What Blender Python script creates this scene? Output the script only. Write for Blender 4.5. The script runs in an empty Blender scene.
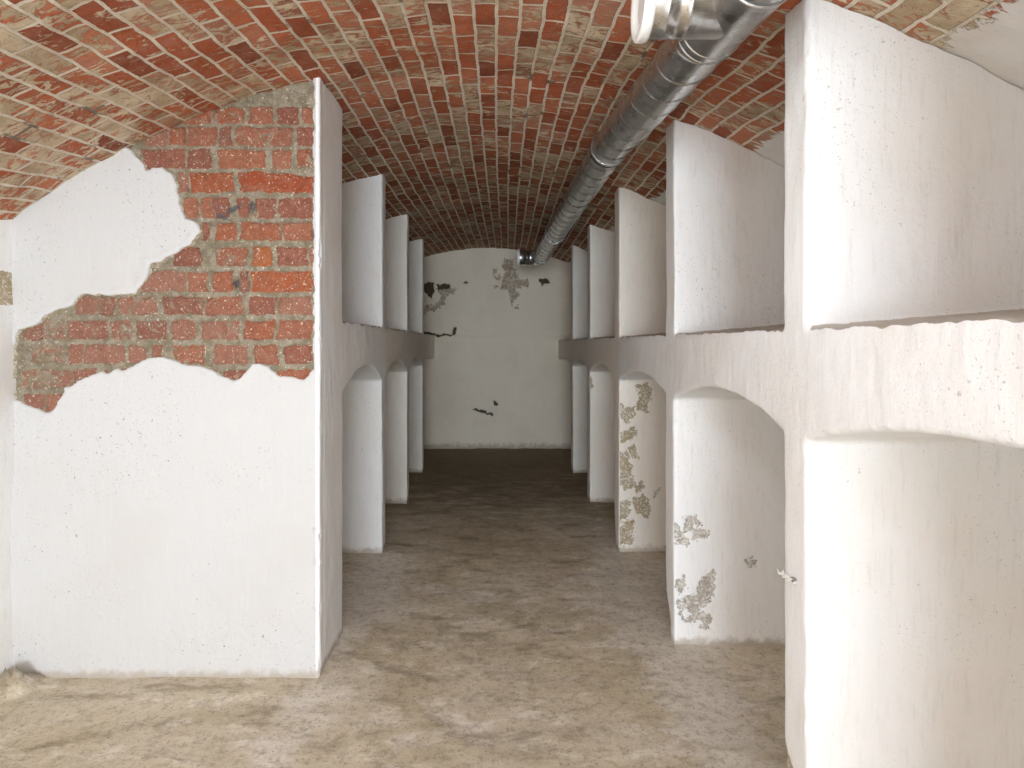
import bpy, bmesh, math, random
import numpy as np
from mathutils import Vector
random.seed(7)
SC = bpy.context.scene
COL = SC.collection

# ------------------------------------------------------------------ camera, world, light, exposure
CAMZ, FPX, VX, VY = 1.12, 650.0, 497.0, 343.0          # eye height, focal length in pixels, vanishing point
cd = bpy.data.cameras.new('camera')
cam = bpy.data.objects.new('camera', cd); COL.objects.link(cam)
cam.location = (0, 0, CAMZ); cam.rotation_euler = (math.pi/2, 0, 0)
cd.sensor_width = 36.0; cd.lens = FPX/1024*36
cd.shift_x = (512-VX)/1024; cd.shift_y = -(384-VY)/1024
cd.clip_start = 0.02
SC.camera = cam

FRONT_Y = -4.8
w = bpy.data.worlds.new('sky'); SC.world = w; w.use_nodes = True
bg = w.node_tree.nodes['Background']
bg.inputs[0].default_value = (0.80, 0.88, 1.0, 1); bg.inputs[1].default_value = 1.0
def area(name, loc, rot, sx, sy, power, col):
    d = bpy.data.lights.new(name, 'AREA'); d.shape = 'RECTANGLE'; d.size = sx; d.size_y = sy
    d.energy = power; d.color = col
    o = bpy.data.objects.new(name, d); COL.objects.link(o); o.location = loc; o.rotation_euler = rot
    return o
# daylight coming in through the wide open doorway behind the camera
area('doorway_daylight', (0.0, FRONT_Y+0.02, 1.08), (math.radians(90), 0, 0), 2.0, 1.5, 350.0, (0.80, 0.905, 1.0))
# added fill lights on the side walls, brightening the faces along the passage
area('left_fill_light', (-1.58, 0.35, 0.95), (0, math.radians(-100), 0), 0.9, 1.1, 5.0, (0.76, 0.88, 1.0))
area('right_fill_light', (1.41, -1.6, 0.85), (0, math.radians(102), 0), 0.9, 1.6, 8.0, (0.76, 0.88, 1.0))
# the lamp under the vault, just above the camera's view
area('ceiling_lamp_light', (-0.20, 1.02, 1.87), (0, 0, 0), 0.3, 0.3, 8.5, (0.86, 0.935, 1.0))

vs = SC.view_settings
vs.view_transform = 'Standard'; vs.look = 'None'; vs.exposure = 0.0; vs.gamma = 1.0
vs.use_curve_mapping = False
SC.display_settings.display_device = 'sRGB'
SC.cycles.max_bounces = 12; SC.cycles.diffuse_bounces = 8

# ------------------------------------------------------------------ measures of the place
BACK = 6.93
RX = 0.655                       # face of the right-hand row
WR, WL = 1.45, -1.62             # outer walls
XC, RAD = -0.10, 2.42            # vault centre line and radius
def LX(y): return -(0.592 + 0.0155*(y-2.17))
TY = np.array([-6, 1.0, 1.45, 2.3, 5.6, 7.2]); TZ = np.array([1.965, 1.965, 1.985, 2.075, 2.09, 2.14])
def vtop(y): return np.interp(y, TY, TZ)
def vz(x, y):
    d = np.clip(np.abs(np.asarray(x)-XC), 0, 2.3)
    return vtop(y) - (RAD-np.sqrt(RAD*RAD-d*d))

# ------------------------------------------------------------------ numpy noise
def _h(i, j, k, s):
    n = (i*374761393 + j*668265263 + k*2147483647 + s*1274126177) & 0xFFFFFFFF
    n = ((n ^ (n >> 13))*1274126177) & 0xFFFFFFFF
    n = ((n ^ (n >> 16))*2246822519) & 0xFFFFFFFF
    return ((n ^ (n >> 15)) & 0xFFFF)/32767.5 - 1.0
def vnoise(p, s=0):
    f = np.floor(p).astype(np.int64); t = p-f; t = t*t*t*(t*(t*6-15)+10)
    r = 0
    for a in (0, 1):
        wa = t[:, 0] if a else 1-t[:, 0]
        for b in (0, 1):
            wb = wa*(t[:, 1] if b else 1-t[:, 1])
            for c in (0, 1):
                r = r + wb*(t[:, 2] if c else 1-t[:, 2])*_h(f[:, 0]+a, f[:, 1]+b, f[:, 2]+c, s)
    return r
def fbm(p, scale, octs=3, s=0, gain=.5):
    p = np.asarray(p, float)*scale; r = 0; a = 1.0
    for o in range(octs):
        r = r + a*vnoise(p, s+o*17); p = p*2.03+5.1; a *= gain
    return r
def sstep(a, b, x):
    t = np.clip((x-a)/(b-a), 0, 1); return t*t*(3-2*t)
def poly_sd(px, py, poly):
    """signed distance to a polygon, positive inside"""
    poly = np.asarray(poly, float); n = len(poly)
    d = np.full(px.shape, 1e9); ins = np.zeros(px.shape, bool)
    for i in range(n):
        ax, ay = poly[i]; bx, by = poly[(i+1) % n]
        ex, ey = bx-ax, by-ay; L = ex*ex+ey*ey+1e-12
        t = np.clip(((px-ax)*ex+(py-ay)*ey)/L, 0, 1)
        d = np.minimum(d, (px-ax-t*ex)**2+(py-ay-t*ey)**2)
        if ay != by:
            c = ((ay > py) != (by > py)) & (px < (bx-ax)*(py-ay)/(by-ay)+ax)
            ins ^= c
    d = np.sqrt(d)
    return np.where(ins, d, -d)
def field(X, Z, polys, y, warp=0.0):
    """signed distance in metres of outlines measured on the wall at depth y"""
    k = y/FPX; f = np.full(X.shape, -9.0)
    if warp:
        w_ = np.c_[X, Z, 0*X]; X, Z = X+warp*fbm(w_, 30, 4, 201, .6), Z+warp*fbm(w_, 30, 4, 233, .6)
    for P in polys:
        q = [((a-VX)*k, CAMZ-(b-VY)*k) for a, b in P]
        f = np.maximum(f, poly_sd(X, Z, q))
    return f

# ------------------------------------------------------------------ object helpers
def tag(o, label=None, cat=None, group=None, kind=None):
    if label: o['label'] = label
    if cat: o['category'] = cat
    if group: o['group'] = group
    if kind or label: o['kind'] = kind or 'thing'
    return o
def link(name, me, mat=None, parent=None, smooth=True):
    o = bpy.data.objects.new(name, me); COL.objects.link(o)
    if mat: me.materials.append(mat)
    if smooth: me.polygons.foreach_set('use_smooth', np.ones(len(me.polygons), bool))
    if parent:
        o.parent = parent
        o.matrix_parent_inverse = parent.matrix_basis.inverted()
    return o
def empty(name, loc):
    o = bpy.data.objects.new(name, None); COL.objects.link(o); o.location = loc; o.empty_display_size = .1
    return o
def mesh_np(name, co, quads, attrs=None, normals=None, uv=None):
    me = bpy.data.meshes.new(name)
    n = len(co); m = len(quads); k = quads.shape[1]
    me.vertices.add(n); me.vertices.foreach_set('co', np.ascontiguousarray(co, np.float32).ravel())
    me.loops.add(m*k); me.loops.foreach_set('vertex_index', np.ascontiguousarray(quads, np.int32).ravel())
    me.polygons.add(m); me.polygons.foreach_set('loop_start', np.arange(m, dtype=np.int32)*k)
    me.update(calc_edges=True)
    for nm, v in (attrs or {}).items():
        if v.ndim == 1:
            a = me.attributes.new(nm, 'FLOAT', 'POINT'); a.data.foreach_set('value', v.astype(np.float32))
        else:
            a = me.attributes.new(nm, 'FLOAT_COLOR', 'POINT'); a.data.foreach_set('color', np.c_[v, np.ones(n)].astype(np.float32).ravel())
    if uv is not None:
        u = me.uv_layers.new(name='UVMap'); u.data.foreach_set('uv', uv[quads.ravel()].astype(np.float32).ravel())
    me.polygons.foreach_set('use_smooth', np.ones(m, bool))
    if normals is not None: me.normals_split_custom_set_from_vertices(normals.tolist())
    me.validate()
    return me
def grid_quads(nu, nv):
    i = np.arange(nu*nv).reshape(nu, nv)
    return np.stack([i[:-1, :-1], i[1:, :-1], i[1:, 1:], i[:-1, 1:]], -1).reshape(-1, 4)
def prism(bm, ring_a, ring_b):
    a = [bm.verts.new(p) for p in ring_a]; b = [bm.verts.new(p) for p in ring_b]; n = len(a)
    bm.faces.new(a); bm.faces.new(b[::-1])
    for i in range(n):
        bm.faces.new((a[(i+1) % n], a[i], b[i], b[(i+1) % n]))
def solid_np(bm, voxel, smooth=2):
    """joins overlapping closed solids into one worn masonry surface; returns coords, quads, normals"""
    bmesh.ops.recalc_face_normals(bm, faces=bm.faces)
    me = bpy.data.meshes.new('tmp'); bm.to_mesh(me); bm.free()
    o = bpy.data.objects.new('tmp', me); COL.objects.link(o)
    r = o.modifiers.new('r', 'REMESH'); r.mode = 'VOXEL'; r.voxel_size = voxel; r.adaptivity = 0
    s = o.modifiers.new('s', 'SMOOTH'); s.factor = .5; s.iterations = smooth
    dg = bpy.context.evaluated_depsgraph_get(); ev = o.evaluated_get(dg); m2 = ev.to_mesh()
    n = len(m2.vertices); co = np.empty(n*3, np.float32); m2.vertices.foreach_get('co', co)
    no = np.empty(n*3, np.float32); m2.vertices.foreach_get('normal', no)
    q = np.empty(len(m2.loops), np.int32); m2.loops.foreach_get('vertex_index', q)
    assert len(q) == 4*len(m2.polygons)
    ev.to_mesh_clear(); bpy.data.objects.remove(o); bpy.data.meshes.remove(me)
    return co.reshape(-1, 3).astype(float), q.reshape(-1, 4), no.reshape(-1, 3).astype(float)
def vnormals(co, q):
    n = np.cross(co[q[:, 2]]-co[q[:, 0]], co[q[:, 3]]-co[q[:, 1]])
    r = np.zeros_like(co)
    for i in range(4): np.add.at(r, q[:, i], n)
    return r/np.maximum(np.linalg.norm(r, axis=1, keepdims=True), 1e-9)

# ------------------------------------------------------------------ material helpers
class NT:
    def __init__(s, name):
        s.m = bpy.data.materials.new(name); s.m.use_nodes = True; s.t = s.m.node_tree; s.n = s.t.nodes; s.l = s.t.links
        s.b = s.n['Principled BSDF']
    def node(s, typ, **kw):
        n = s.n.new(typ)
        for k, v in kw.items(): setattr(n, k, v)
        return n
    def put(s, sock, v):
        if hasattr(v, 'links'): s.l.new(v, sock)
        else: sock.default_value = v
    def coords(s, scale=(1, 1, 1), src='Object'):
        t = s.node('ShaderNodeTexCoord'); m = s.node('ShaderNodeMapping')
        m.inputs['Scale'].default_value = scale; s.l.new(t.outputs[src], m.inputs[0]); return m.outputs[0]
    def noise(s, vec, scale, detail=4, rough=.55, dist=0.0, color=False):
        n = s.node('ShaderNodeTexNoise'); s.put(n.inputs['Vector'], vec); n.inputs['Scale'].default_value = scale
        n.inputs['Detail'].default_value = detail; n.inputs['Roughness'].default_value = rough; n.inputs['Distortion'].default_value = dist
        return n.outputs['Color' if color else 'Fac']
    def ramp(s, fac, stops, interp='LINEAR'):
        r = s.node('ShaderNodeValToRGB'); cr = r.color_ramp; cr.interpolation = interp
        while len(cr.elements) < len(stops): cr.elements.new(.5)
        for e, (p, c) in zip(cr.elements, stops):
            e.position = p; e.color = (c, c, c, 1) if isinstance(c, (int, float)) else (*c, 1)
        s.put(r.inputs[0], fac); return r.outputs[0]
    def mix(s, fac, a, b, mode='MIX'):
        m = s.node('ShaderNodeMix', data_type='RGBA', blend_type=mode)
        s.put(m.inputs[0], fac)
        for i, v in ((6, a), (7, b)): s.put(m.inputs[i], v if hasattr(v, 'links') else (*v, 1))
        return m.outputs[2]
    def math(s, op, a, b=0.0, clamp=False):
        m = s.node('ShaderNodeMath', operation=op, use_clamp=clamp); s.put(m.inputs[0], a); s.put(m.inputs[1], b); return m.outputs[0]
    def rng(s, v, a, b, c=0.0, d=1.0, smooth=True):
        m = s.node('ShaderNodeMapRange'); m.interpolation_type = 'SMOOTHSTEP' if smooth else 'LINEAR'
        for i, x in enumerate((v, a, b, c, d)): s.put(m.inputs[i], x)
        return m.outputs[0]
    def attr(s, name, out='Fac'):
        a = s.node('ShaderNodeAttribute'); a.attribute_name = name; return a.outputs[out]
    def bump(s, h, strength, dist, normal=None):
        b = s.node('ShaderNodeBump'); s.put(b.inputs['Height'], h); b.inputs['Strength'].default_value = strength; b.inputs['Distance'].default_value = dist
        if normal is not None: s.l.new(normal, b.inputs['Normal'])
        return b.outputs[0]
    def done(s, col, rough=.9, normal=None, spec=.2, metal=0.0):
        s.put(s.b.inputs['Base Color'], col if hasattr(col, 'links') else (*col, 1)); s.put(s.b.inputs['Roughness'], rough)
        s.b.inputs['Specular IOR Level'].default_value = spec; s.b.inputs['Metallic'].default_value = metal
        if normal is not None: s.l.new(normal, s.b.inputs['Normal'])
        return s.m

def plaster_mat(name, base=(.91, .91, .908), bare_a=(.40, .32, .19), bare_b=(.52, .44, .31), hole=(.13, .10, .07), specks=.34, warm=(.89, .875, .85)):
    """whitewashed lime plaster: brush streaks, pitting, specks; 'peel' bares the render beneath, 'soil' the dirt at the foot"""
    t = NT(name); c = t.coords(); cs = t.coords((9, 9, 1.1))
    big = t.noise(c, 2.2, 3); streak = t.noise(cs, 9, 5, .65)
    col = t.mix(t.rng(big, .42, .72), base, warm)
    col = t.mix(t.rng(streak, .5, .8, 0, .42), col, (.66, .645, .62))
    sp = t.noise(c, 95, 2, .5); spz = t.noise(c, 3.1, 2)
    thr = t.rng(spz, .35, .7, .77, .685)
    spm = t.rng(t.math('SUBTRACT', sp, thr), 0.0, .035, 0, specks)
    col = t.mix(spm, col, (.22, .19, .16))
    fsp = t.rng(t.noise(c, 210, 2, .5), .675, .71, 0, t.rng(spz, .36, .60, 0, specks*1.3))
    col = t.mix(fsp, col, (.30, .27, .24))
    # soil at the foot
    soil = t.attr('soil'); sn = t.noise(c, 24, 5, .65)
    sm = t.rng(t.math('ADD', soil, t.math('MULTIPLY', t.math('SUBTRACT', sn, .5), 1.1)), .42, .95, 0, .75)
    col = t.mix(sm, col, (.40, .335, .26))
    # peeled
    pe = t.attr('peel'); pn = t.noise(c, 42, 6, .62, .8)
    f = t.math('ADD', pe, t.math('MULTIPLY', t.math('SUBTRACT', pn, .52), .075))
    pm = t.rng(f, -.0012, .0012)
    bn = t.noise(c, 26, 6, .7, 1.2)
    bare = t.mix(t.rng(bn, .4, .62), bare_a, bare_b)
    bare = t.mix(t.rng(t.noise(c, 38, 5, .66, 2.6), .525, .565, 0, .85), bare, (.80, .78, .74))
    rim_shadow = t.rng(f, .0, .008, 1, 0)
    bare = t.mix(t.math('MULTIPLY', rim_shadow, .35), bare, (.20, .165, .12))  # thin shadow along the broken plaster edge, painted into the bare colour
    ho = t.rng(t.math('ADD', t.attr('hole'), t.math('MULTIPLY', t.math('SUBTRACT', pn, .5), .04)), -.002, .002)
    bare = t.mix(ho, bare, hole)
    pm = t.math('MAXIMUM', pm, ho)
    col = t.mix(pm, col, bare)
    h = t.math('ADD', t.math('MULTIPLY', streak, .35), t.math('MULTIPLY', t.noise(c, 75, 6, .68), .9))
    h = t.math('SUBTRACT', h, t.math('MULTIPLY', spm, .5))
    h2 = t.math('SUBTRACT', h, t.math('MULTIPLY', pm, t.math('ADD', 1.0, t.math('MULTIPLY', bn, .9))))
    return t.done(col, .93, t.bump(h2, .45, .0045), spec=.15)

def vault_mat():
    t = NT('vault_brick')
    uv = t.node('ShaderNodeUVMap').outputs[0]; c = t.coords()
    wob = t.noise(c, 7, 3, .55, color=True); wob2 = t.noise(c, 34, 3, .6, color=True)
    def add(v, n, k):
        a = t.node('ShaderNodeVectorMath', operation='SUBTRACT'); t.l.new(n, a.inputs[0]); a.inputs[1].default_value = (.5, .5, .5)
        b = t.node('ShaderNodeVectorMath', operation='SCALE'); t.l.new(a.outputs[0], b.inputs[0]); b.inputs['Scale'].default_value = k
        d = t.node('ShaderNodeVectorMath', operation='ADD'); t.l.new(v, d.inputs[0]); t.l.new(b.outputs[0], d.inputs[1]); return d.outputs[0]
    v = add(add(uv, wob, .014), wob2, .007)
    def brick(c1, c2, cm, mortar, sm):
        b = t.node('ShaderNodeTexBrick'); b.offset = .5; b.squash = 1
        t.l.new(v, b.inputs['Vector'])
        for k, x in (('Color1', c1), ('Color2', c2), ('Mortar', cm)): b.inputs[k].default_value = (x, x, x, 1)
        b.inputs['Scale'].default_value = 1; b.inputs['Mortar Size'].default_value = mortar; b.inputs['Mortar Smooth'].default_value = sm
        b.inputs['Bias'].default_value = 0; b.inputs['Brick Width'].default_value = .155; b.inputs['Row Height'].default_value = .063
        return b
    b1 = brick(0, 1, .5, .0058, .25)
    rnd = b1.outputs['Color']; mort = b1.outputs['Fac']
    col = t.ramp(rnd, [(0, (.25, .078, .042)), (.25, (.44, .12, .056)), (.5, (.54, .175, .085)), (.75, (.56, .255, .165)), (1, (.36, .14, .08))])
    col = t.mix(t.rng(t.noise(c, 20, 5, .65), .4, .75, 0, .55), col, (.40, .22, .165))
    col = t.mix(t.rng(t.noise(c, 60, 4, .6), .58, .75, 0, .6), col, (.13, .055, .035))
    pale = t.mix(t.noise(c, 9, 4, .6), (.84, .77, .65), (.66, .57, .45))
    cream = t.mix(t.rng(t.noise(c, 8, 5, .6), .35, .65), (.70, .585, .42), (.44, .335, .215))
    cream = t.mix(t.rng(t.noise(c, 70, 3), .58, .72, 0, .55), cream, (.24, .18, .12))
    soot_and_shade = t.rng(t.math('ADD', t.attr('soot_and_shade'), t.math('MULTIPLY', t.math('SUBTRACT', t.noise(c, 2.6, 5, .65), .5), 1.8)), .2, .8, 0, .7)  # brown grime patches, deepened with distance to paint in the far end's dimness
    col = t.mix(soot_and_shade, col, (.25, .095, .04))
    # lime left on the bricks: patchy, in shards, whole bricks here and there
    res = t.attr('residue')
    n1 = t.noise(t.coords((1, 2.1, 1)), 17, 8, .70, .9); n2 = t.noise(c, 3.2, 3)
    f = t.math('ADD', t.math('MULTIPLY', t.math('SUBTRACT', n1, .5), 1.75), t.math('MULTIPLY', t.math('SUBTRACT', n2, .5), .75))
    f = t.math('ADD', f, t.math('MULTIPLY', t.math('SUBTRACT', rnd, .5), .30))
    f = t.math('ADD', f, res)
    lm = t.rng(f, .08, .10)
    mm = t.rng(t.math('ADD', mort, t.math('MULTIPLY', t.math('SUBTRACT', t.noise(c, 42, 6, .68), .5), 1.7)), .36, .5)
    # some joints are open and dark
    dj = t.rng(t.noise(c, 5.5, 4, .6), .60, .68, 0, .8)
    mcol = t.mix(dj, pale, (.10, .065, .04))
    cream = t.mix(t.math('MULTIPLY', soot_and_shade, .75), cream, (.38, .235, .12))
    col = t.mix(lm, col, cream); col = t.mix(mm, col, mcol)
    # plaster on the haunch
    pl = t.rng(t.math('ADD', t.attr('plaster'), t.math('MULTIPLY', t.math('SUBTRACT', n1, .5), .16)), -.004, .004)
    col = t.mix(pl, col, t.mix(t.rng(n2, .4, .7), (.80, .79, .77), (.70, .665, .61)))
    h = t.math('SUBTRACT', t.math('MULTIPLY', lm, .35), t.math('MULTIPLY', mort, .8))
    h = t.math('ADD', h, t.math('MULTIPLY', t.noise(c, 45, 5, .65), .7))
    h = t.math('ADD', h, t.math('MULTIPLY', rnd, .35))
    hm = t.node('ShaderNodeMix', data_type='FLOAT'); t.l.new(pl, hm.inputs[0]); t.l.new(h, hm.inputs[2]); t.put(hm.inputs[3], t.math('ADD', .6, t.math('MULTIPLY', t.noise(c, 30, 4), .3)))
    return t.done(col, .9, t.bump(hm.outputs[0], .8, .012), spec=.15)

def brickwork_mat():
    t = NT('exposed_brick'); c = t.coords()
    bcol = t.attr('bcol', 'Color'); m = t.attr('brick')
    n = t.noise(c, 38, 6, .65)
    col = t.mix(t.rng(n, .42, .72, 0, .6), bcol, (.34, .185, .13))
    col = t.mix(t.rng(t.noise(c, 17, 5, .65), .5, .72, 0, .65), col, (.22, .095, .06))
    col = t.mix(t.rng(t.noise(c, 90, 4, .6), .57, .72, 0, .5), col, (.17, .07, .04))
    mor = t.mix(t.rng(t.noise(c, 30, 5, .65), .35, .7), (.215, .18, .12), (.355, .31, .235))
    mor = t.mix(t.rng(t.noise(c, 120, 3), .60, .70, 0, .6), mor, (.16, .13, .09))
    edge = t.math('ADD', m, t.math('MULTIPLY', t.math('SUBTRACT', t.noise(c, 60, 6, .68), .5), 1.5))
    bm_ = t.rng(edge, .42, .58)
    dust = t.attr('dust')
    dm = t.rng(t.math('ADD', dust, t.math('MULTIPLY', t.math('SUBTRACT', t.noise(c, 28, 6, .68, 1.0), .5), 1.7)), .55, .72, 0, .85)
    bm_ = t.math('MULTIPLY', bm_, t.math('SUBTRACT', 1.0, dm))
    col = t.mix(bm_, mor, col)
    col = t.mix(t.rng(t.noise(c, 130, 2, .5), .64, .70, 0, .8), col, (.70, .61, .50))
    col = t.mix(t.rng(t.noise(c, 85, 5, .7, 1.0), .62, .67, 0, .6), col, (.66, .56, .46))
    soot_and_shade = t.attr('soot_and_shade')
    col = t.mix(t.rng(t.math('ADD', soot_and_shade, t.math('MULTIPLY', t.math('SUBTRACT', n, .5), 2.2)), .45, .7, 0, .85), col, (.09, .09, .095))
    return t.done(col, .92, t.bump(t.math('ADD', n, t.math('MULTIPLY', t.noise(c, 140, 4), .6)), .8, .009), spec=.12)

def floor_mat():
    t = NT('worn_earth_floor'); c = t.coords(); cx = t.coords((1.0, 2.0, 1))
    a = t.noise(c, 1.5, 4, .55, .6); b = t.noise(cx, 5.5, 9, .70, .5); d = t.noise(c, 30, 8, .75)
    col = t.mix(t.rng(a, .35, .68), (.54, .46, .325), (.66, .58, .455))
    col = t.mix(t.rng(b, .50, .66, 0, .75), col, (.80, .74, .64))
    col = t.mix(t.rng(t.noise(cx, 4.2, 9, .70, .4), .50, .64, 0, .60), col, (.25, .195, .125))
    pale = t.math('ADD', t.attr('pale'), t.math('MULTIPLY', t.math('SUBTRACT', b, .5), 1.6))
    col = t.mix(t.rng(pale, .45, .85, 0, .8), col, (.74, .68, .60))
    depth_shade = t.math('ADD', t.attr('depth_shade'), t.math('MULTIPLY', t.math('SUBTRACT', b, .5), 1.4))
    col = t.mix(t.rng(depth_shade, .2, .8, 0, .82), col, (.15, .105, .055))
    col = t.mix(t.rng(d, .45, .72, 0, .6), col, (.20, .15, .10))
    col = t.mix(t.rng(t.noise(c, 150, 3, .6), .5, .75, 0, .45), col, (.62, .54, .44))
    col = t.mix(t.rng(t.noise(c, 110, 3, .6), .57, .72, 0, .6), col, (.15, .115, .08))
    col = t.mix(t.rng(t.noise(c, 75, 3, .55), .66, .72, 0, .6), col, (.62, .56, .48))
    h = t.math('ADD', t.math('MULTIPLY', b, .8), t.math('MULTIPLY', d, .6))
    return t.done(col, .88, t.bump(h, .5, .008), spec=.2)

def metal_mat(name='galvanised_steel', base=.66, rough=.25):
    t = NT(name); c = t.coords()
    vo = t.node('ShaderNodeTexVoronoi'); t.put(vo.inputs['Vector'], t.coords((1, 1, 1))); vo.inputs['Scale'].default_value = 75
    col = t.mix(t.rng(vo.outputs['Color'], 0, 1, 0, .35), (base, base, base*.985), (base*.55, base*.56, base*.57))
    col = t.mix(t.rng(t.noise(c, 9, 4), .5, .8, 0, .35), col, (base*.6, base*.59, base*.56))
    return t.done(col, t.rng(t.noise(c, 14, 4), .2, .8, rough-.05, rough+.14), spec=.5, metal=1.0)
def plain(name, col, rough=.6):
    t = NT(name); c = t.coords()
    return t.done(t.mix(t.rng(t.noise(c, 30, 3), .4, .8, 0, .15), col, tuple(x*.7 for x in col)), rough)

M_PL = plaster_mat('whitewashed_plaster')
M_PB = plaster_mat('whitewashed_plaster_grey_bare', bare_a=(.40, .36, .31), bare_b=(.62, .585, .53))
M_PC = plaster_mat('speckled_whitewash_dimmed', base=(.60, .592, .583), warm=(.585, .567, .545), specks=.7)  # real specks; base greyed to tone down the strong light on this face
M_PW = plaster_mat('warm_lit_whitewash', base=(.91, .865, .795), warm=(.88, .82, .735))  # same whitewash, with the deep bays' warmer light tinted into its base
M_BK = plaster_mat('back_wall_plaster', base=(.86, .775, .65), bare_a=(.36, .265, .165), bare_b=(.48, .375, .255), hole=(.10, .075, .05), specks=.35, warm=(.80, .71, .58))
M_VA = vault_mat(); M_BR = brickwork_mat(); M_FL = floor_mat()
M_ME = metal_mat(); M_DK = plain('dark_gasket', (.05, .05, .05)); M_GR = plain('grey_hole', (.22, .20, .18)); M_WH = plain('white_enamel', (.85, .84, .82), .4)
M_WI = plain('pale_wire', (.80, .78, .74), .5)

# ------------------------------------------------------------------ floor
def build_floor():
    st = .018
    xs = np.arange(WL-.1, WR+.12, st); ys = np.arange(FRONT_Y-.1, BACK+.1, st)
    X, Y = np.meshgrid(xs, ys, indexing='ij'); p = np.c_[X.ravel(), Y.ravel(), np.zeros(X.size)]
    z = fbm(p, 2.0, 3, 3)*.006 + fbm(p, 11, 3, 9)*.0025 - .002
    # earth banked against the corner of the near left partition
    d = np.hypot((p[:, 0]+1.57)/.9, (p[:, 1]-2.10)/1.3)
    z += .046*np.exp(-(d/.055)**2)*(1+.9*fbm(p, 38, 3, 4))
    d2 = np.hypot((p[:, 0]-.70), (p[:, 1]-1.47)); z += .035*np.exp(-(d2/.05)**2)
    p[:, 2] = z
    x, y = p[:, 0], p[:, 1]
    edge = np.minimum(np.abs(x-RX), np.abs(x+.61))
    pale = np.where(x > 0, .8, .55)*np.exp(-(edge/np.where(x > 0, .2, .14))**2)*(y < 4.2) + .45*np.exp(-((x-.1)/.45)**2-((y-1.55)/.5)**2) \
        + .4*np.exp(-((x+.25)/.4)**2-((y-1.95)/.22)**2)
    pale = pale + .62*np.exp(-((y-2.9)/.55)**2)  # lighter band painted across mid floor, in place of light missing there
    depth_shade = np.interp(y, [1.4, 2.4, 3.3, 4.6, 6.9], [.10, .0, .02, .58, .98])  # shade of the far end put into the floor colour
    me = mesh_np('floor', p, grid_quads(len(xs), len(ys)), {'pale': pale, 'depth_shade': depth_shade})
    tag(link('floor', me, M_FL), kind='structure')
build_floor()

# ------------------------------------------------------------------ brick vault
def build_vault():
    a0 = -math.asin((1.62+.1-XC-.1)/RAD)-.02; a1 = math.asin((WR+.06-XC)/RAD)+.02
    st = .016
    na = int((a1-a0)*RAD/st); A = np.linspace(a0, a1, na); ys = np.arange(FRONT_Y-.1, BACK+.08, st)
    AA, Y = np.meshgrid(A, ys, indexing='ij'); AA = AA.ravel(); Y = Y.ravel()
    X = XC+RAD*np.sin(AA); Z = vtop(Y)-RAD+RAD*np.cos(AA)
    p = np.c_[X, Y, Z]
    n = np.c_[-np.sin(AA), 0*AA, -np.cos(AA)]
    d = fbm(p, 3.2, 3, 21)*.008+fbm(p, 16, 3, 31)*.003
    p = p+n*d[:, None]
    uv = np.c_[Y, AA*RAD+.03*np.sin(Y*.6)]
    plaster = X-np.interp(Y, [1.5, 2.4, 2.9, 3.5, 6.9], [.91, .93, .91, .81, .77])+.03*fbm(np.c_[X*0, Y, Y*0], 3.0, 2, 5)
    plaster = np.where(X < 0, -1.0, plaster)
    res = np.interp(X, [-1.7, -1.2, -.6, .2, .9], [.16, .11, .015, -.005, .015]) + np.interp(Y, [1.5, 3, 7], [.01, .0, .02])
    me = mesh_np('ceiling', p, grid_quads(na, len(ys))[:, ::-1], {'plaster': plaster, 'residue': res, 'soot_and_shade': np.interp(Y, [1.2, 2.4, 3.5, 6.9], [.02, .2, .6, .95])}, uv=uv)  # the browning grows along the vault as its light falls off
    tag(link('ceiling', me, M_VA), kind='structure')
build_vault()

def vsurf(x, y):
    """height of the finished vault surface over a point"""
    p = np.c_[x, y, vz(x, y)]; a = np.arcsin(np.clip((x-XC)/RAD, -1, 1))
    return p[:, 2]-(fbm(p, 3.2, 3, 21)*.008+fbm(p, 16, 3, 31)*.003)/np.cos(a)

# ------------------------------------------------------------------ outer walls
def wall_grid(name, axis, at, u0, u1, st, mat, extra=None, ztop=None, amp=.006, sgn=1):
    us = np.arange(u0, u1+st, st); zs = np.arange(-.03, 2.2, st)
    U, Z = np.meshgrid(us, zs, indexing='ij'); U = U.ravel(); Z = Z.ravel()
    p = np.c_[np.full(U.size, at), U, Z] if axis == 'x' else np.c_[U, np.full(U.size, at), Z]
    d = fbm(p, 2.5, 3, 41)*amp+fbm(p, 14, 3, 47)*amp*.3
    at_ = {'peel': np.full(U.size, -.1), 'hole': np.full(U.size, -.1), 'soil': np.clip(1-Z/.09, 0, 1)}
    if extra: d = d+extra(p, at_)
    p[:, 0 if axis == 'x' else 1] += d*sgn
    q = grid_quads(len(us), len(zs)); top = vz(p[:, 0], p[:, 1])+.04
    q = q[(p[q][:, :, 2] < top[q]).any(1)]
    if (axis == 'x') == (sgn > 0): pass
    else: q = q[:, ::-1]
    used, inv = np.unique(q, return_inverse=True)
    me = mesh_np(name, p[used], inv.reshape(-1, 4), {k: v[used] for k, v in at_.items()})
    return tag(link(name, me, mat), kind='structure')

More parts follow.
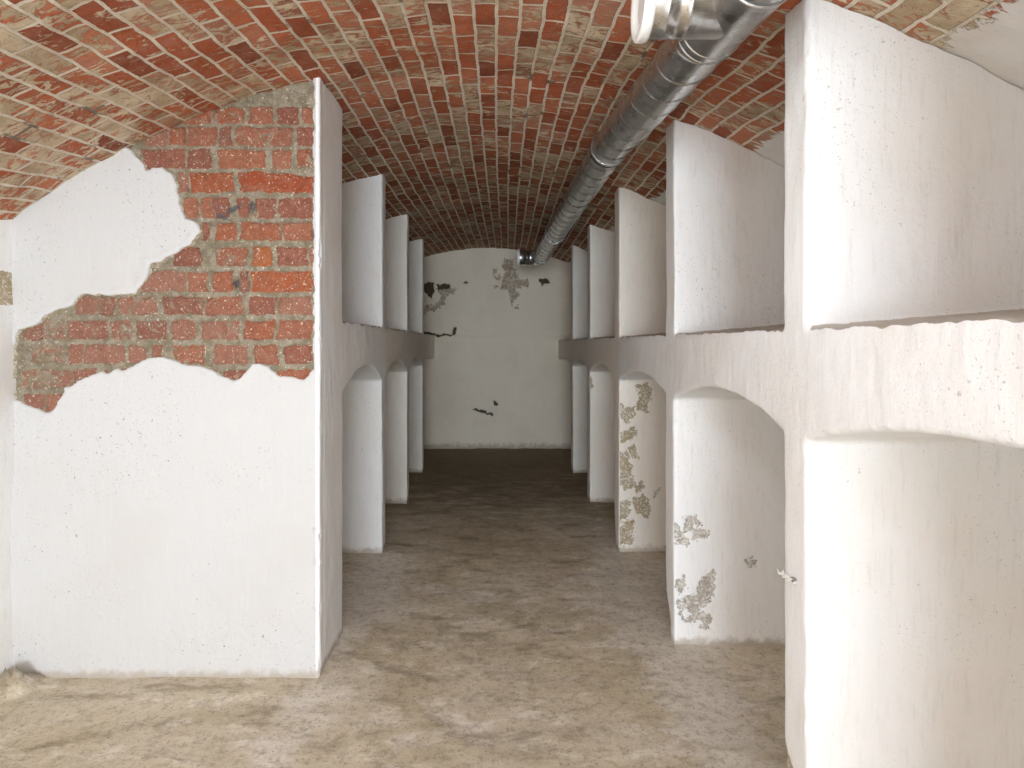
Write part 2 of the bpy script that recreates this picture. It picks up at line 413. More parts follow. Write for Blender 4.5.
BK = lambda L: [(400+a/5.12, 230+b/5.12) for a, b in L]
BK2 = lambda L: [(320+a/3.413, 330+b/3.413) for a, b in L]
back_hole = [BK([(110, 272), (175, 275), (172, 310), (160, 345), (128, 315), (110, 310)]), BK([(190, 280), (255, 275), (250, 300), (200, 305)]),
             BK([(710, 250), (745, 248), (772, 270), (730, 282), (712, 265)]), BK2([(520, 270), (545, 272), (590, 287), (588, 293), (545, 281)]),
             BK2([(594, 244), (603, 246), (604, 256), (597, 255)]), BK([(325, 267), (342, 266), (340, 275), (328, 275)]),
             BK([(110, 520), (150, 528), (200, 536), (270, 535), (280, 500), (288, 500), (284, 540), (200, 543), (150, 537), (110, 530)])]
back_peel = [BK([(185, 300), (295, 298), (250, 332), (220, 380), (205, 402), (125, 425), (125, 395), (190, 378), (210, 340)]),
             BK([(525, 152), (575, 152), (582, 190), (605, 230), (592, 300), (604, 340), (572, 385), (560, 330), (555, 290), (520, 312), (522, 240), (545, 215), (528, 180)]),
             BK([(600, 258), (655, 246), (657, 282), (600, 292)]), BK([(470, 205), (502, 198), (482, 232)]), BK([(488, 236), (508, 234), (505, 256), (490, 256)]),
             BK([(575, 402), (612, 405), (600, 382), (590, 392)]), BK([(480, 285), (508, 292), (506, 300), (484, 294)])]
def back_extra(p, a):
    X, Z = p[:, 0], p[:, 2]
    a['peel'] = np.maximum(field(X, Z, back_peel, BACK, .016)+.004, -.1); a['hole'] = np.maximum(field(X, Z, back_hole, BACK, .010)+.004, -.1)
    a['soil'] = np.clip(1-Z/.12, 0, 1)
    zc = 1.185+.006*fbm(p, 5, 2, 77)
    step = sstep(zc-.008, zc+.008, Z)                       # the upper coat ends in a ragged lip
    groove = np.exp(-((Z-zc)/.007)**2)*(.4+.6*sstep(-.1, .5, np.abs(X+.05)))
    return -.008*step + .008*groove + .006*sstep(-.004, .004, a['peel']) + .02*sstep(-.004, .004, a['hole'])
wall_grid('wall_back', 'y', BACK, WL-.05, WR+.05, .0095, M_BK, back_extra)
def lw_extra(p, a):
    Y, Z = p[:, 1], p[:, 2]
    a['peel'] = np.where((Z > 1.24) & (Z < 1.36), .02, -.05)*np.where(Y > 1.6, 1, -1)-.0
    a['peel'] = np.minimum(a['peel'], np.where(Y > 1.6, .03, -.1))
    return 0*Y
wall_grid('wall_left', 'x', WL, FRONT_Y-.05, BACK+.05, .02, M_PL, lw_extra, sgn=-1)
wall_grid('wall_right', 'x', WR, FRONT_Y-.05, BACK+.05, .02, M_PL, sgn=1)
def build_front():
    bm = bmesh.new()
    pts = [(-1.05, -.03), (WL-.1, -.03)] + [(x, float(vz(x, FRONT_Y))+.04) for x in np.linspace(WL-.1, WR+.1, 30)] + [(WR+.1, -.03), (1.05, -.03), (1.05, 1.78), (.0, 1.88), (-1.05, 1.78)]
    prism(bm, [(x, FRONT_Y, z) for x, z in pts], [(x, FRONT_Y-.25, z) for x, z in pts])
    bmesh.ops.recalc_face_normals(bm, faces=bm.faces)
    me = bpy.data.meshes.new('wall_front'); bm.to_mesh(me); bm.free()
    tag(link('wall_front', me, M_PL, smooth=False), kind='structure')
build_front()

def fill_frame(name, x, y, zc, wy, hz):  # frame made up to surround an added fill light
    bm = bmesh.new(); d = .03 if x < 0 else -.03
    def bar(y0, y1, z0, z1):
        prism(bm, [(x, y0, z0), (x, y1, z0), (x, y1, z1), (x, y0, z1)], [(x+d, y0, z0), (x+d, y1, z0), (x+d, y1, z1), (x+d, y0, z1)])
    a, b, c_, e = y-wy/2, y+wy/2, zc-hz/2, zc+hz/2; t = .05
    bar(a-t, a, c_-t, e+t); bar(b, b+t, c_-t, e+t); bar(a, b, c_-t, c_); bar(a, b, e, e+t)
    bmesh.ops.recalc_face_normals(bm, faces=bm.faces)
    me = bpy.data.meshes.new(name); bm.to_mesh(me); bm.free()
    tag(link(name, me, M_WH, smooth=False), kind='structure')
fill_frame('fill_frame_1', WL+.012, .35, .95, 1.1, .9); fill_frame('fill_frame_2', WR-.012, -1.6, .85, 1.6, .9)

# ------------------------------------------------------------------ rows of bays
def arch_ring(y0, y1, zs, zc, ztop):
    n = 14; ym = (y0+y1)/2; hs = (y1-y0)/2
    r = [(y0-.03, ztop), (y0-.03, zs-.05), (y0, zs-.05)]
    for i in range(n+1):
        t = -1+2*i/n; r.append((ym+t*hs, zs+(zc-zs)*(1-t*t)))
    r += [(y1, zs-.05), (y1+.03, zs-.05), (y1+.03, ztop)]
    return r
def row(side, piers, arches, ztop, slope, xwall, voxel):
    """piers: (near, far); arches: (near, far, spring, crown); all worked into one masonry surface, then told apart"""
    bm = bmesh.new(); fx = (lambda y: RX) if side > 0 else LX
    for y0, y1 in piers:
        ym = (y0+y1)/2
        xs = np.linspace(fx(ym), xwall+.02*side, 10)
        def ring(y): return [(fx(y), y, -.03)]+[(x if i else fx(y), y, float(vz(x, y))+.03) for i, x in enumerate(xs)]+[(xwall+.02*side, y, -.03)]
        prism(bm, ring(y0), ring(y1))
    for y0, y1, zs, zc in arches:
        rg = arch_ring(y0, y1, zs, zc, ztop); dx = abs(xwall-RX)
        prism(bm, [(fx(y), y, z) for y, z in rg], [(xwall+.02*side, y, z+(slope*dx if z == ztop else 0)) for y, z in rg])
    co, q, no = solid_np(bm, voxel, 3)
    return co, q, no, fx

PB = lambda L: [(620+a/5.12, 500+b/5.12) for a, b in L]
PC = lambda L: [(600+a/4.04, 370+b/4.04) for a, b in L]
peel_B = [PB(x) for x in ([(325, 88), (365, 78), (412, 125), (340, 122)], [(262, 150), (300, 128), (345, 218), (285, 218)], [(385, 155), (462, 148), (442, 208), (388, 205)],
          [(280, 410), (335, 398), (342, 442), (300, 475)], [(410, 412), (484, 372), (478, 500), (420, 562), (355, 562), (335, 500), (405, 482)],
          [(285, 520), (345, 530), (310, 585)], [(305, 600), (360, 590), (420, 568), (474, 600), (462, 645), (420, 635), (340, 625)],
          [(648, 310), (682, 292), (698, 326), (665, 334)], [(330, 140), (380, 135), (380, 165), (340, 160)])]
peel_C = [PC(x) for x in ([(152, 60), (190, 55), (207, 80), (187, 150), (192, 168), (148, 162), (163, 110)], [(65, 138), (92, 133), (102, 160), (142, 150), (147, 182), (110, 217), (93, 207), (73, 170)],
          [(75, 262), (145, 232), (145, 260), (100, 290), (80, 286)], [(108, 322), (142, 303), (157, 350), (130, 352)], [(70, 340), (110, 328), (132, 430), (140, 470), (110, 490), (72, 452)],
          [(125, 520), (178, 498), (208, 560), (190, 604), (148, 572)], [(66, 540), (118, 528), (118, 580), (70, 622)], [(66, 640), (134, 600), (134, 705), (84, 705)],
          [(220, 490), (236, 480), (232, 505), (222, 512)], [(140, 470), (170, 450), (178, 470), (150, 490)])]
peel_D = [[(588, 380), (592, 378), (592, 386), (589, 390)]]

def finish_row(side, piers, arches, co, q, no, fx, xwall, ztop, slope):
    n = len(co); X, Y, Z = co.T
    d = fbm(co, 3.0, 3, 61)*.0022 + fbm(co, 13, 3, 67)*.0011 + fbm(co*np.array([1, 1, .25]), 45, 2, 71)*.0007
    peel = np.full(n, -.1); hole = np.full(n, -.1)
    soil = np.clip(1-Z/.07, 0, 1)
    mv = np.zeros_like(co)
    if side > 0:
        for (y0, y1), P in ((piers[2], peel_B), (piers[3], peel_C), (piers[4], peel_D)):
            s = (np.abs(Y-y0) < .03) & (no[:, 1] < -.3)
            peel[s] = np.maximum(field(X[s], Z[s], P, y0, .007)+.004, -.1)
        # knocked-off far corners at the foot of the near right piers
        for (y0, y1), zt, cm in ((piers[2], .17, .07), (piers[3], .10, .05)):
            s = (Y > y0-.02) & (Y < y1+.02) & (X < RX+.12) & (Z < zt+.06)
            qq = np.clip((zt-Z[s]+.02*fbm(co[s], 25, 3, 5))/.10, 0, 1)
            c = cm*(qq**.7); g = (X[s]-RX)+(y1-Y[s]); k = np.maximum(c-g, 0)
            mv[s, 0] += k*.5; mv[s, 1] -= k*.5
            peel[s] = np.where(k > .006, .07, peel[s])
        y0, y1 = piers[1]                                          # plaster gone from the foot of the near partition's end
        s = (Y > y0-.02) & (Y < y1+.02) & (np.abs(X-RX) < .03) & (no[:, 0] < -.4) & (Z < .35)
        line = .222-(y1-Y[s])*1.05+.012*fbm(co[s], 30, 3, 6)
        peel[s] = np.clip((line-Z[s])*2, -.1, .1)
    d = d - .004*sstep(-.004, .004, peel)
    edge_wear = np.abs(no).max(1)                                  # chips along the arrises
    chip = (edge_wear < .9)*sstep(.45, .8, fbm(co, 30, 3, 83))*.005
    ins = (np.abs(X-np.array(fx(Y))) < .05)
    d = d - chip*ins
    co = co + no*d[:, None] + mv
    no = vnormals(co, q)
    st_ = (no[:, 2] > .30) & (co[:, 2] > 1.06) & (co[:, 2] < 1.36) & (np.abs(co[:, 0]) > .5)
    dd = np.abs(co[:, 0])-np.abs(np.array(fx(co[:, 1]))*np.ones(n))
    edge_ragged = .004*fbm(co*np.array([1, 1, 0]), 28, 3, 101)*np.exp(-np.maximum(dd, 0)/.05)
    pd = np.full(n, 9.0)
    for y0, y1 in piers: pd = np.minimum(pd, np.maximum(y0-co[:, 1], co[:, 1]-y1))
    wt = sstep(.016, .04, pd)
    zt_ = (ztop+slope*np.maximum(dd, 0)+.0025*fbm(co*np.array([1, 1, 0]), 12, 3, 99)+edge_ragged)
    co[:, 2] = np.where(st_, co[:, 2]*(1-wt)+zt_*wt, co[:, 2])
    no = vnormals(co, q)
    co[:, 2] = np.minimum(co[:, 2], vsurf(co[:, 0], co[:, 1])-.003)
    soil = np.where(Z < .5, soil, 0)
    soil = np.where((Z > 1.08) & (Z < 1.36), 1.6*sstep(.45, .8, no[:, 2]), soil)
    return co, q, no, dict(peel=peel, hole=hole, soil=soil)

def cut(name, co, q, no, at, sel, mat, squeeze=None):
    qq = q[sel]; used, inv = np.unique(qq, return_inverse=True)
    pc = co[used].copy()
    if squeeze is not None: pc -= no[used]*.0001
    return mesh_np(name, pc, inv.reshape(-1, 4), {k: v[used] for k, v in at.items()}, normals=no[used])
def split_row(side, piers, arches, co, q, no, at, fx, labels_p, labels_a, mats, gp, ga, first_empty=None):
    cen = co[q].mean(1); nz = np.abs(cen[:, 0]-fx(cen[:, 1])); fn = no[q].mean(1)
    owner = np.full(len(q), -1)
    for i, (y0, y1) in enumerate(piers):
        owner[(cen[:, 1] > y0-.022) & (cen[:, 1] < y1+.022)] = i
    zlow = .86; zhigh = 1.19 if side > 0 else 1.24
    for i, (y0, y1, zs, zc) in enumerate(arches):
        inside = (cen[:, 1] > y0-.0) & (cen[:, 1] < y1+.0) & (cen[:, 2] > zlow) & (cen[:, 2] < 1.33)
        # the soffit, face and top belong to the shelf; wall faces keep theirs
        flat = (np.abs(fn[:, 1]) < .6) & (cen[:, 1] > y0-.022) & (cen[:, 1] < y1+.022) & (cen[:, 2] > zlow) & (cen[:, 2] < 1.33) & (nz > .012)
        owner[(inside & (np.abs(fn[:, 1]) < .85)) | flat] = 100+i
    out = []
    for i in range(len(piers)):
        par = first_empty if (i == 0 and first_empty) else None
        me = cut('partition_wall', co, q, no, at, owner == i, mats[i])
        o = link('masonry_core' if par else 'partition_wall', me, mats[i], par)
        if not par and labels_p[i]: tag(o, labels_p[i], 'partition', gp)
        elif not par: o.name = 'unseen_partition_wall'; tag(o, kind='structure')  # unseen first partition of the right row, beside the camera
        out.append(o)
    for i in range(len(arches)):
        sel = owner == 100+i
        me = cut('arched_shelf', co, q, no, at, sel, M_PL, (arches[i][0]+arches[i][1])/2)
        o = link('arched_shelf', me, M_PL if arches[i][0] < 2.6 else M_PW)
        tag(o, labels_a[i], 'shelf', ga)
    return out

# right-hand row
RP = [(.27, .39), (1.373, 1.489), (2.405, 2.530), (3.490, 3.630), (4.580, 4.715), (5.625, 5.77)]
RA = [(.39, 1.373, .915, .985), (1.489, 2.405, .915, .985), (2.530, 3.490, .92, .985), (3.630, 4.580, .92, .985), (4.715, 5.625, .925, .985), (5.77, BACK+.02, .945, .975)]
co, q, no, fx = row(1, RP, RA, 1.148, .085, WR, .0075)
co, q, no, at = finish_row(1, RP, RA, co, q, no, fx, WR, 1.149, .085)
split_row(1, RP, RA, co, q, no, at, fx,
    ['',
     'smooth white partition nearest on the right, bent wire in its narrow end',
     'white partition wall on the right with two grey flaked patches low on its face',
     'white partition wall on the right with a tall column of ochre peeling plaster',
     'dim white partition on the right, first one behind the ochre peeling partition',
     'last narrow partition wall on the right, next to the back wall'],
    ['arched white shelf nearest on the right, running out of the picture',
     'arched white shelf above the niche with the grey flaked patches, near the wire stub',
     'arched white shelf on the right above the niche with ochre peeling plaster',
     'arched shelf on the right just beyond the ochre peeling partition wall',
     'small dim arched shelf on the right, second from the back wall',
     'short dim shelf on the right that meets the back wall'],
    [M_PL, M_PL, M_PB, M_PW, M_PW, M_PW], 'partition walls of the right row', 'arched shelves of the right row')

# left-hand row
LP = [(2.222, 2.52), (3.467, 3.58), (4.55, 4.67), (5.643, 5.77)]
LA = [(2.52, 3.467, .92, 1.015), (3.58, 4.55, .92, 1.01), (4.67, 5.643, .92, 1.005), (5.77, BACK+.02, .95, .975)]
co, q, no, fx = row(-1, LP, LA, 1.20, .06, WL, .0075)
co, q, no, at = finish_row(-1, LP, LA, co, q, no, fx, WL, 1.201, .06)
near_left = empty('partition_wall', (-1.1, 2.35, 0))
tag(near_left, 'broad white partition nearest on the left with ragged bare red brick', 'partition', 'partition walls of the left row')
split_row(-1, LP, LA, co, q, no, at, fx,
    ['', 'white partition on the left, first one behind the broad bare brick wall',
     'narrow white partition on the left, second one behind the broad bare brick wall',
     'last narrow partition wall on the left, next to the back wall'],
    ['arched white shelf on the left between the broad bare brick wall and the next partition',
     'arched white shelf on the left, second behind the broad bare brick wall',
     'small dim arched shelf on the left, third behind the broad bare brick wall',
     'short dim shelf on the left that meets the back wall'],
    [M_PL, M_PL, M_PW, M_PW], 'partition walls of the left row', 'arched shelves of the left row', near_left)

# ------------------------------------------------------------------ face of the near left partition: coat of plaster, bare brick
NY = 2.173; KL = NY/FPX
def P2W(a, b): return (a-VX)*KL, CAMZ-(b-VY)*KL
hole_px = [(137, 155), (147, 169), (161, 167), (173, 174), (178, 186), (179, 202), (185, 219), (197, 222), (199, 232), (191, 243), (171, 255), (159, 261), (150, 264),
           (147, 278), (137, 293), (109, 295), (85, 294), (65, 309), (41, 317), (39, 322), (20, 331), (15, 345), (12, 400), (20, 401), (44, 413), (55, 409), (65, 389), (92, 375),
           (126, 368), (147, 358), (164, 356), (185, 363), (205, 367), (222, 377), (232, 380), (241, 377), (253, 365), (267, 365), (280, 377), (304, 379), (313, 369), (313, 60), (125, 90), (125, 146)]
def build_coat():
    st = .0032
    xl = WL-.02; xr = LX(NY); r = .012
    Lf = (xr-r)-xl; La = r*math.pi/2; Ls = .10
    us = np.arange(0, Lf+La+Ls, st); zs = np.arange(-.02, 2.08, st)
    U, Z = np.meshgrid(us, zs, indexing='ij'); U = U.ravel(); Z = Z.ravel()
    X = np.where(U < Lf, xl+U, 0.0); Y = np.full(U.size, NY); nx = np.zeros(U.size); ny = np.full(U.size, -1.0)
    s = (U >= Lf) & (U < Lf+La); a = (U[s]-Lf)/r
    X[s] = xr-r+r*np.sin(a); Y[s] = NY+r-r*np.cos(a); nx[s] = np.sin(a); ny[s] = -np.cos(a)
    s = U >= Lf+La; Y[s] = NY+r+(U[s]-Lf-La); X[s] = xr-.0155*(Y[s]-NY); nx[s] = 1; ny[s] = 0
    p = np.c_[X, Y, Z]
    f = field(X, Z, [hole_px], NY)
    fn = f + .0055*fbm(p, 40, 4, 91) + .0012*fbm(p, 130, 2, 93)
    fn = np.where(U > Lf-.004, -1, fn)
    d = fbm(p, 3.0, 3, 61)*.002 + fbm(p, 13, 3, 67)*.001 + fbm(p*np.array([1, 1, .25]), 45, 2, 71)*.0006
    d += np.where((U > Lf-.01) & (U < Lf+La+.01), np.minimum(0, -.004*sstep(.3, .8, fbm(p, 26, 3, 15))), 0)
    d += .003*np.exp(-((fn+.012)/.012)**2)                        # the coat lifts a little along the break
    d -= .034*sstep(-.001, .0035, fn)
    d -= np.where(U > Lf+La+Ls*.35, .012*sstep(Lf+La+Ls*.35, Lf+La+Ls, U), 0)   # feathers into the side face
    p[:, 0] += nx*d; p[:, 1] += ny*d
    q = grid_quads(len(us), len(zs)); top = vz(p[:, 0], p[:, 1])+.02
    keep = (p[q][:, :, 2] < top[q]).all(1) & ~(fn[q] > .004).all(1)
    q = q[keep]; used, inv = np.unique(q, return_inverse=True)
    pe = np.clip((fn+.0008)*25, -.1, .1)
    at = {'peel': pe, 'hole': np.full(U.size, -.1), 'soil': np.clip(1-Z/.06, 0, 1)}
    me = mesh_np('plaster_coat', p[used], inv.reshape(-1, 4), {k: v[used] for k, v in at.items()})
    Uq = U[q].mean(1)
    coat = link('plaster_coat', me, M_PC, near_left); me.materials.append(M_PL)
    if len(me.polygons) == len(Uq): me.polygons.foreach_set('material_index', (Uq > Lf-.002).astype(np.int32))  # corner lip keeps the undimmed white, so it looks lit
    tag(coat, 'white plaster coat with ragged broken edge')
build_coat()

def build_bricks():
    z2 = lambda xs: [(130+a*.2083, 130+b*.2083) for a, b in xs]
    z4 = lambda xs: [(a*.2083, b*.2083) for a, b in xs]
    rows = [
     (106, 123, z2([(60, 220), (230, 380), (390, 540), (560, 680), (700, 800), (820, 873)])),
     (126, 145, z2([(60, 170), (178, 252), (262, 412), (422, 482), (500, 772), (792, 873)])),
     (148, 168, z2([(45, 255), (267, 387), (415, 650), (680, 777), (802, 873)])),
     (171.5, 191.5, z2([(225, 270), (280, 495), (520, 876)])),
     (197, 217.5, z2([(250, 322), (332, 392), (397, 475), (510, 570), (597, 697), (712, 873)])),
     (222, 240, z2([(330, 372), (400, 500), (520, 722), (734, 873)])),
     (246.5, 266, z2([(200, 332), (400, 557), (583, 675), (702, 850), (860, 885)])),
     (271, 291.5, z2([(50, 260), (270, 372), (395, 487), (525, 567), (575, 870)])),
     (296.5, 314.5, z4([(340, 460), (467, 550), (560, 742)])+z2([(150, 347), (357, 540), (560, 690), (702, 870)])),
     (320.5, 339.5, z4([(100, 200), (207, 297), (310, 512), (525, 632), (648, 790), (810, 925)])+z2([(330, 520), (545, 695), (707, 870)])),
     (345, 364, z4([(140, 307), (322, 382), (390, 582), (600, 682), (715, 772), (825, 960)])+z2([(275, 352), (390, 557), (590, 707), (732, 870)])),
     (370, 389, z4([(90, 222), (228, 332), (340, 455), (470, 600)])+z2([(110, 250), (270, 420), (440, 680), (702, 862)])),
     (394, 412, z4([(100, 200), (207, 292), (310, 420)]))]
    st = .003
    x0, zt = P2W(8, 60); x1, zb = P2W(316, 420)
    xs = np.arange(x0, x1, st); zs = np.arange(zb, zt, st)
    X, Z = np.meshgrid(xs, zs, indexing='ij'); X = X.ravel(); Z = Z.ravel()
    p = np.c_[X, np.full(X.size, NY), Z]
    wx = X+.006*fbm(p, 22, 3, 3)+.003*fbm(p, 80, 2, 6); wz = Z+.004*fbm(p, 20, 3, 13)+.003*fbm(p, 80, 2, 16)
    hgt = np.zeros(X.size); brick = np.zeros(X.size); bcol = np.full((X.size, 3), .4); dust = np.zeros(X.size)
    pal = [(.31, .108, .058), (.30, .118, .072), (.26, .098, .066), (.33, .13, .078), (.30, .138, .094), (.23, .09, .06)]
    rg = random.Random(5)
    vivid = {(3, 2): (.30, .072, .032), (3, 1): (.31, .092, .042), (7, 4): (.34, .10, .043), (6, 2): (.35, .11, .04), (2, 2): (.33, .125, .068)}
    for ri, (ya, yb, br) in enumerate(rows):
        for bi, (a, b) in enumerate(br):
            ax, az = P2W(a, yb); bx, bz = P2W(b, ya)
            cx, cz = (ax+bx)/2, (az+bz)/2; hx, hz = (bx-ax)/2, (bz-az)/2
            tilt = rg.uniform(-.02, .02); lift = rg.uniform(.004, .009); c = vivid.get((ri, bi)) or rg.choice(pal)
            far = max(0, min(1, (260-(a+b)/2)/220)) if ri > 6 else 0.0
            c = tuple(u*(1-.45*far)+v*.45*far for u, v in zip(c, (.30, .165, .125)))
            sh = wz-tilt*(wx-cx)
            if (ri, bi) == (3, 2): sh = sh+.02*np.clip((wx-cx-.03)/.09, 0, 1)*np.clip((wz-cz)/hz, 0, 1)
            dx = np.abs(wx-cx)-hx; dz = np.abs(sh-cz)-hz
            sd = -np.where((dx > 0) & (dz > 0), np.hypot(np.maximum(dx, 0), np.maximum(dz, 0)), np.maximum(dx, dz))
            m = sstep(-.003, .004, sd)
            h = lift*sstep(-.004, .008, sd)
            s = h > hgt; hgt[s] = h[s]; bcol[s] = c
            brick = np.maximum(brick, m)
            du = rg.uniform(.18, .56)+.16*far+(.0 if (ri, bi) not in vivid else -.2)
            dust[s] = du
    rub = fbm(p, 35, 3, 33)*.0055+fbm(p, 110, 2, 37)*.0022+fbm(p, 8, 2, 39)*.003
    # rubble of smashed brick around the sooty hole
    hx, hz = P2W(222, 213); dsoot = np.hypot((X-hx)/.9, (Z-hz)/1.1)
    soot_and_shade = .62*np.exp(-(dsoot/.045)**2)+.55*np.exp(-(np.hypot(X-P2W(236, 196)[0], Z-P2W(236, 206)[1])/.022)**2)
    gx, gz = P2W(250, 205); gap = np.exp(-(np.hypot((X-gx)/.6, Z-gz)/.022)**2)+np.exp(-(np.hypot((X-P2W(234, 283)[0])/.6, Z-P2W(234, 283)[1])/.02)**2)
    soot_and_shade = np.maximum(soot_and_shade, gap*.9)
    y = NY+.0155-hgt-rub+.02*gap+.006*np.exp(-(dsoot/.04)**2)
    p[:, 1] = y
    q = grid_quads(len(xs), len(zs)); top = vz(X, NY)+.02
    q = q[(Z[q] < top[q]).all(1)]
    used, inv = np.unique(q, return_inverse=True)
    at = {'brick': brick, 'bcol': bcol, 'dust': dust, 'soot_and_shade': soot_and_shade}
    me = mesh_np('brickwork', p[used], inv.reshape(-1, 4), {k: v[used] for k, v in at.items()})
    tag(link('brickwork', me, M_BR, near_left), 'bare red brickwork with crumbling grey mortar')
build_bricks()

# ------------------------------------------------------------------ ventilation duct
def tube(path, rad, nseg=48, seam=None, pitch=.14, phase=0, cap=False, thick=0):
    """path: list of points; rad: radius or list; seam: height of a helical lock seam"""
    P = [Vector(p) for p in path]; n = len(P)
    T = [(P[min(i+1, n-1)]-P[max(i-1, 0)]).normalized() for i in range(n)]
    up = Vector((0, 0, 1)); co = []; L = 0
    N = (up-T[0]*up.dot(T[0])).normalized()
    for i in range(n):
        N = (N-T[i]*N.dot(T[i])).normalized(); B = T[i].cross(N)
        if i: L += (P[i]-P[i-1]).length
        R = rad[i] if hasattr(rad, '__len__') else rad
        for j in range(nseg):
            a = 2*math.pi*j/nseg; r = R
            if seam:
                u = ((L/pitch - j/nseg + phase) % 1.0); u = min(u, 1-u)*pitch
                r += seam*max(0.0, 1-(u/.0036)**2)
            co.append(P[i]+(N*math.cos(a)+B*math.sin(a))*r)
    q = []
    for i in range(n-1):
        for j in range(nseg):
            k = (j+1) % nseg; q.append((i*nseg+j, i*nseg+k, (i+1)*nseg+k, (i+1)*nseg+j))
    return np.array([tuple(c) for c in co]), np.array(q)
def lathe(c, axis, prof, nseg=48):
    """prof: (distance along axis, radius)"""
    ax = Vector(axis).normalized(); t = Vector((0, 0, 1)); N = (t-ax*t.dot(ax)).normalized(); B = ax.cross(N); co = []
    for d, r in prof:
        for j in range(nseg):
            a = 2*math.pi*j/nseg; co.append(tuple(Vector(c)+ax*d+(N*math.cos(a)+B*math.sin(a))*r))
    n = len(prof); q = [(i*nseg+j, i*nseg+(j+1) % nseg, (i+1)*nseg+(j+1) % nseg, (i+1)*nseg+j) for i in range(n-1) for j in range(nseg)]
    return np.array(co), np.array(q)
DR = .070
def dc(y):
    if y <= 2.62: return Vector((.486-(y-1.6)*.038, y, 1.845+(y-1.6)*.054)) if y > 1.2 else Vector((.5012, y, 1.8234))
    return Vector((.4472-(y-2.62)*.0215, y, 1.9001-(y-2.62)*.008))
duct = empty('ventilation_duct', dc(4.0))
tag(duct, 'spiral seamed galvanised steel air duct hung under the brick vault', 'duct')
def line(y0, y1, st): return [dc(y) for y in np.linspace(y0, y1, int((y1-y0)/st)+2)]
def dpart(name, geo, mat=M_ME, parent=None, label=None):
    me = mesh_np(name, geo[0], geo[1]); o = link(name, me, mat, parent or duct)
    if label: o['label'] = label
    return o
YJ = 2.62; YE = 5.65
dpart('duct_tube', tube(line(1.49, YJ+.01, .0022), DR, 72, .003, .14, .35))
dpart('duct_tube', tube(line(YJ+.005, YE, .003), DR-.0015, 56, .0028, .14, .1))
dpart('duct_tube', tube(line(FRONT_Y+.02, 1.24, .004), DR, 56, .003, .115, .6))
def collar(y, w, r, mat, name): 
    ax = (dc(y+.1)-dc(y)).normalized()
    return dpart(name, lathe(dc(y), ax, [(-w/2, r-.004), (-w/2, r), (-w/2+.002, r+.002), (w/2-.002, r+.002), (w/2, r), (w/2, r-.004)]), mat)
collar(YJ, .014, DR+.0015, M_DK, 'joint_collar'); collar(YE, .012, DR+.001, M_DK, 'joint_collar')
# tee towards the passage
tee = dpart('tee_fitting', tube(line(1.22, 1.51, .01), DR+.002, 56))
for y in (1.225, 1.505, 1.475): 
    o = collar(y, .007, DR+.002, M_ME, 'rolled_bead'); o.parent = tee; o.matrix_parent_inverse = tee.matrix_basis.inverted()
tc = dc(1.362); 
dpart('tee_branch', lathe(tc, (-1, 0, 0), [(.02, DR-.001), (.10, DR-.001), (.101, DR+.0015), (.104, DR+.0015), (.105, DR-.001), (.145, DR-.001), (.146, DR+.0015), (.149, DR+.0015), (.15, DR-.001), (.19, DR-.001)], 64))
def outlet(c, d0):
    a = lathe(c, (-1, 0, 0), [(d0, DR), (d0, DR+.006), (d0+.006, DR+.0075), (d0+.018, DR+.0075), (d0+.022, DR+.005), (d0+.022, DR-.008), (d0+.012, DR-.012), (d0-.01, DR-.014)], 64)
    return a
dpart('outlet_ring', outlet(tc, .178), M_WH, label='white round outlet ring on the near branch')
def valve(c, d0): return lathe(c, (-1, 0, 0), [(d0+.012, .0005), (d0+.014, .02), (d0+.012, .040), (d0+.004, .052), (d0-.002, .050), (d0-.004, .001)], 48)
dpart('valve_disc', valve(tc, .178), M_WH)
# elbow and outlet by the back wall
c0 = dc(YE); ax = (dc(YE+.1)-c0).normalized(); er = .085; pts = []
for k in range(15):
    a = math.pi/2*k/14
    pts.append(c0+ax*(.02+er*math.sin(a))+Vector((-1, 0, 0))*(er*(1-math.cos(a))))
dpart('elbow', tube([c0-ax*.02]+pts, DR, 48))
ec = pts[-1]
dpart('elbow_spigot', lathe(ec, (-1, 0, 0), [(-.005, DR-.001), (.03, DR-.001), (.031, DR+.002), (.035, DR+.002), (.036, DR-.001), (.10, DR-.001)], 48))
dpart('outlet_ring', outlet(ec, .095), M_WH, label='white round outlet ring by the back wall')
dpart('valve_disc', valve(ec, .095), M_WH)
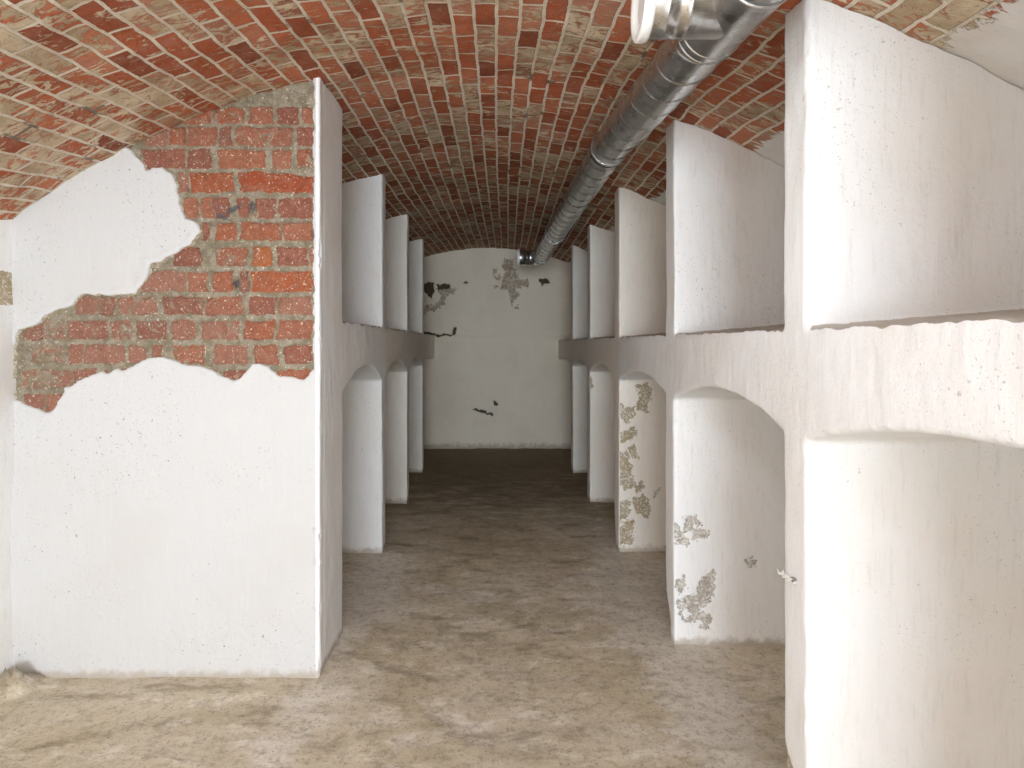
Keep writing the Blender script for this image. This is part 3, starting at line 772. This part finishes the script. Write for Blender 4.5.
# hanger straps up to the vault
for y in (0.2, 2.585, 4.5, 5.55):
    c = dc(y); zt = float(vz(c.x, y))+.004
    pr = []
    bm = bmesh.new()
    n = 40; r1, r2 = DR+.003, DR+.0055; w_ = .012
    ring = []
    for j in range(n):
        a = 2*math.pi*j/n; ring.append((math.sin(a), math.cos(a)))
    vv = [[bm.verts.new((c.x+s*r, c.y+dy, c.z+k*r)) for s, k in ring] for r, dy in ((r1, -w_), (r2, -w_), (r2, w_), (r1, w_))]
    for a in range(4):
        for j in range(n):
            bm.faces.new((vv[a][j], vv[(a+1) % 4][j], vv[(a+1) % 4][(j+1) % n], vv[a][(j+1) % n]))
    if zt > c.z+r2+.004:
        for sx in (-.004,):
            prism(bm, [(c.x+sx, c.y-w_, c.z+r1), (c.x+sx+.008, c.y-w_, c.z+r1), (c.x+sx+.008, c.y-w_, zt+.01), (c.x+sx, c.y-w_, zt+.01)],
                      [(c.x+sx, c.y+w_, c.z+r1), (c.x+sx+.008, c.y+w_, c.z+r1), (c.x+sx+.008, c.y+w_, zt+.01), (c.x+sx, c.y+w_, zt+.01)])
    bmesh.ops.recalc_face_normals(bm, faces=bm.faces)
    me = bpy.data.meshes.new('hanger_strap'); bm.to_mesh(me); bm.free()
    link('hanger_strap', me, M_ME, duct)

# ------------------------------------------------------------------ stub of wire in the end of the near right partition
yw = 1.455; zw = CAMZ-(576-VY)*yw/FPX
wire = empty('wire_stub', (RX, yw, zw))
tag(wire, 'bent pale wire stub poking from the narrow end of the near right partition', 'wire')
def wire_path(pts, n=24):
    P = np.array(pts); t = np.linspace(0, len(P)-1, n); return [Vector((np.interp(x, range(len(P)), P[:, 0]), np.interp(x, range(len(P)), P[:, 1]), np.interp(x, range(len(P)), P[:, 2]))) for x in t]
g = tube(wire_path([(RX+.02, yw-.03, zw), (RX-.006, yw-.028, zw+.004), (RX-.012, yw-.012, zw-.006), (RX-.008, yw+.004, zw+.002), (RX-.014, yw+.022, zw-.002), (RX-.012, yw+.034, zw+.004)]), [.0026]*20+[.0024, .002, .0016, .0008], 12)
link('twisted_wire', mesh_np('twisted_wire', *g), M_WI, wire)
g = tube(wire_path([(RX+.02, yw-.03, zw), (RX-.004, yw-.026, zw-.006), (RX-.011, yw-.010, zw+.005), (RX-.012, yw+.006, zw-.005), (RX-.008, yw+.014, zw+.008)]), [.0022]*22+[.0016, .0008], 12)
link('twisted_wire', mesh_np('twisted_wire', *g), M_WI, wire)
g = lathe((RX-.006, yw-.03, zw+.003), (-1, 0, 0), [(-.012, .001), (-.004, .004), (.002, .0062), (.003, .0045), (-.004, .003)], 20)
link('plug_hole', mesh_np('plug_hole', *g), M_GR, wire)
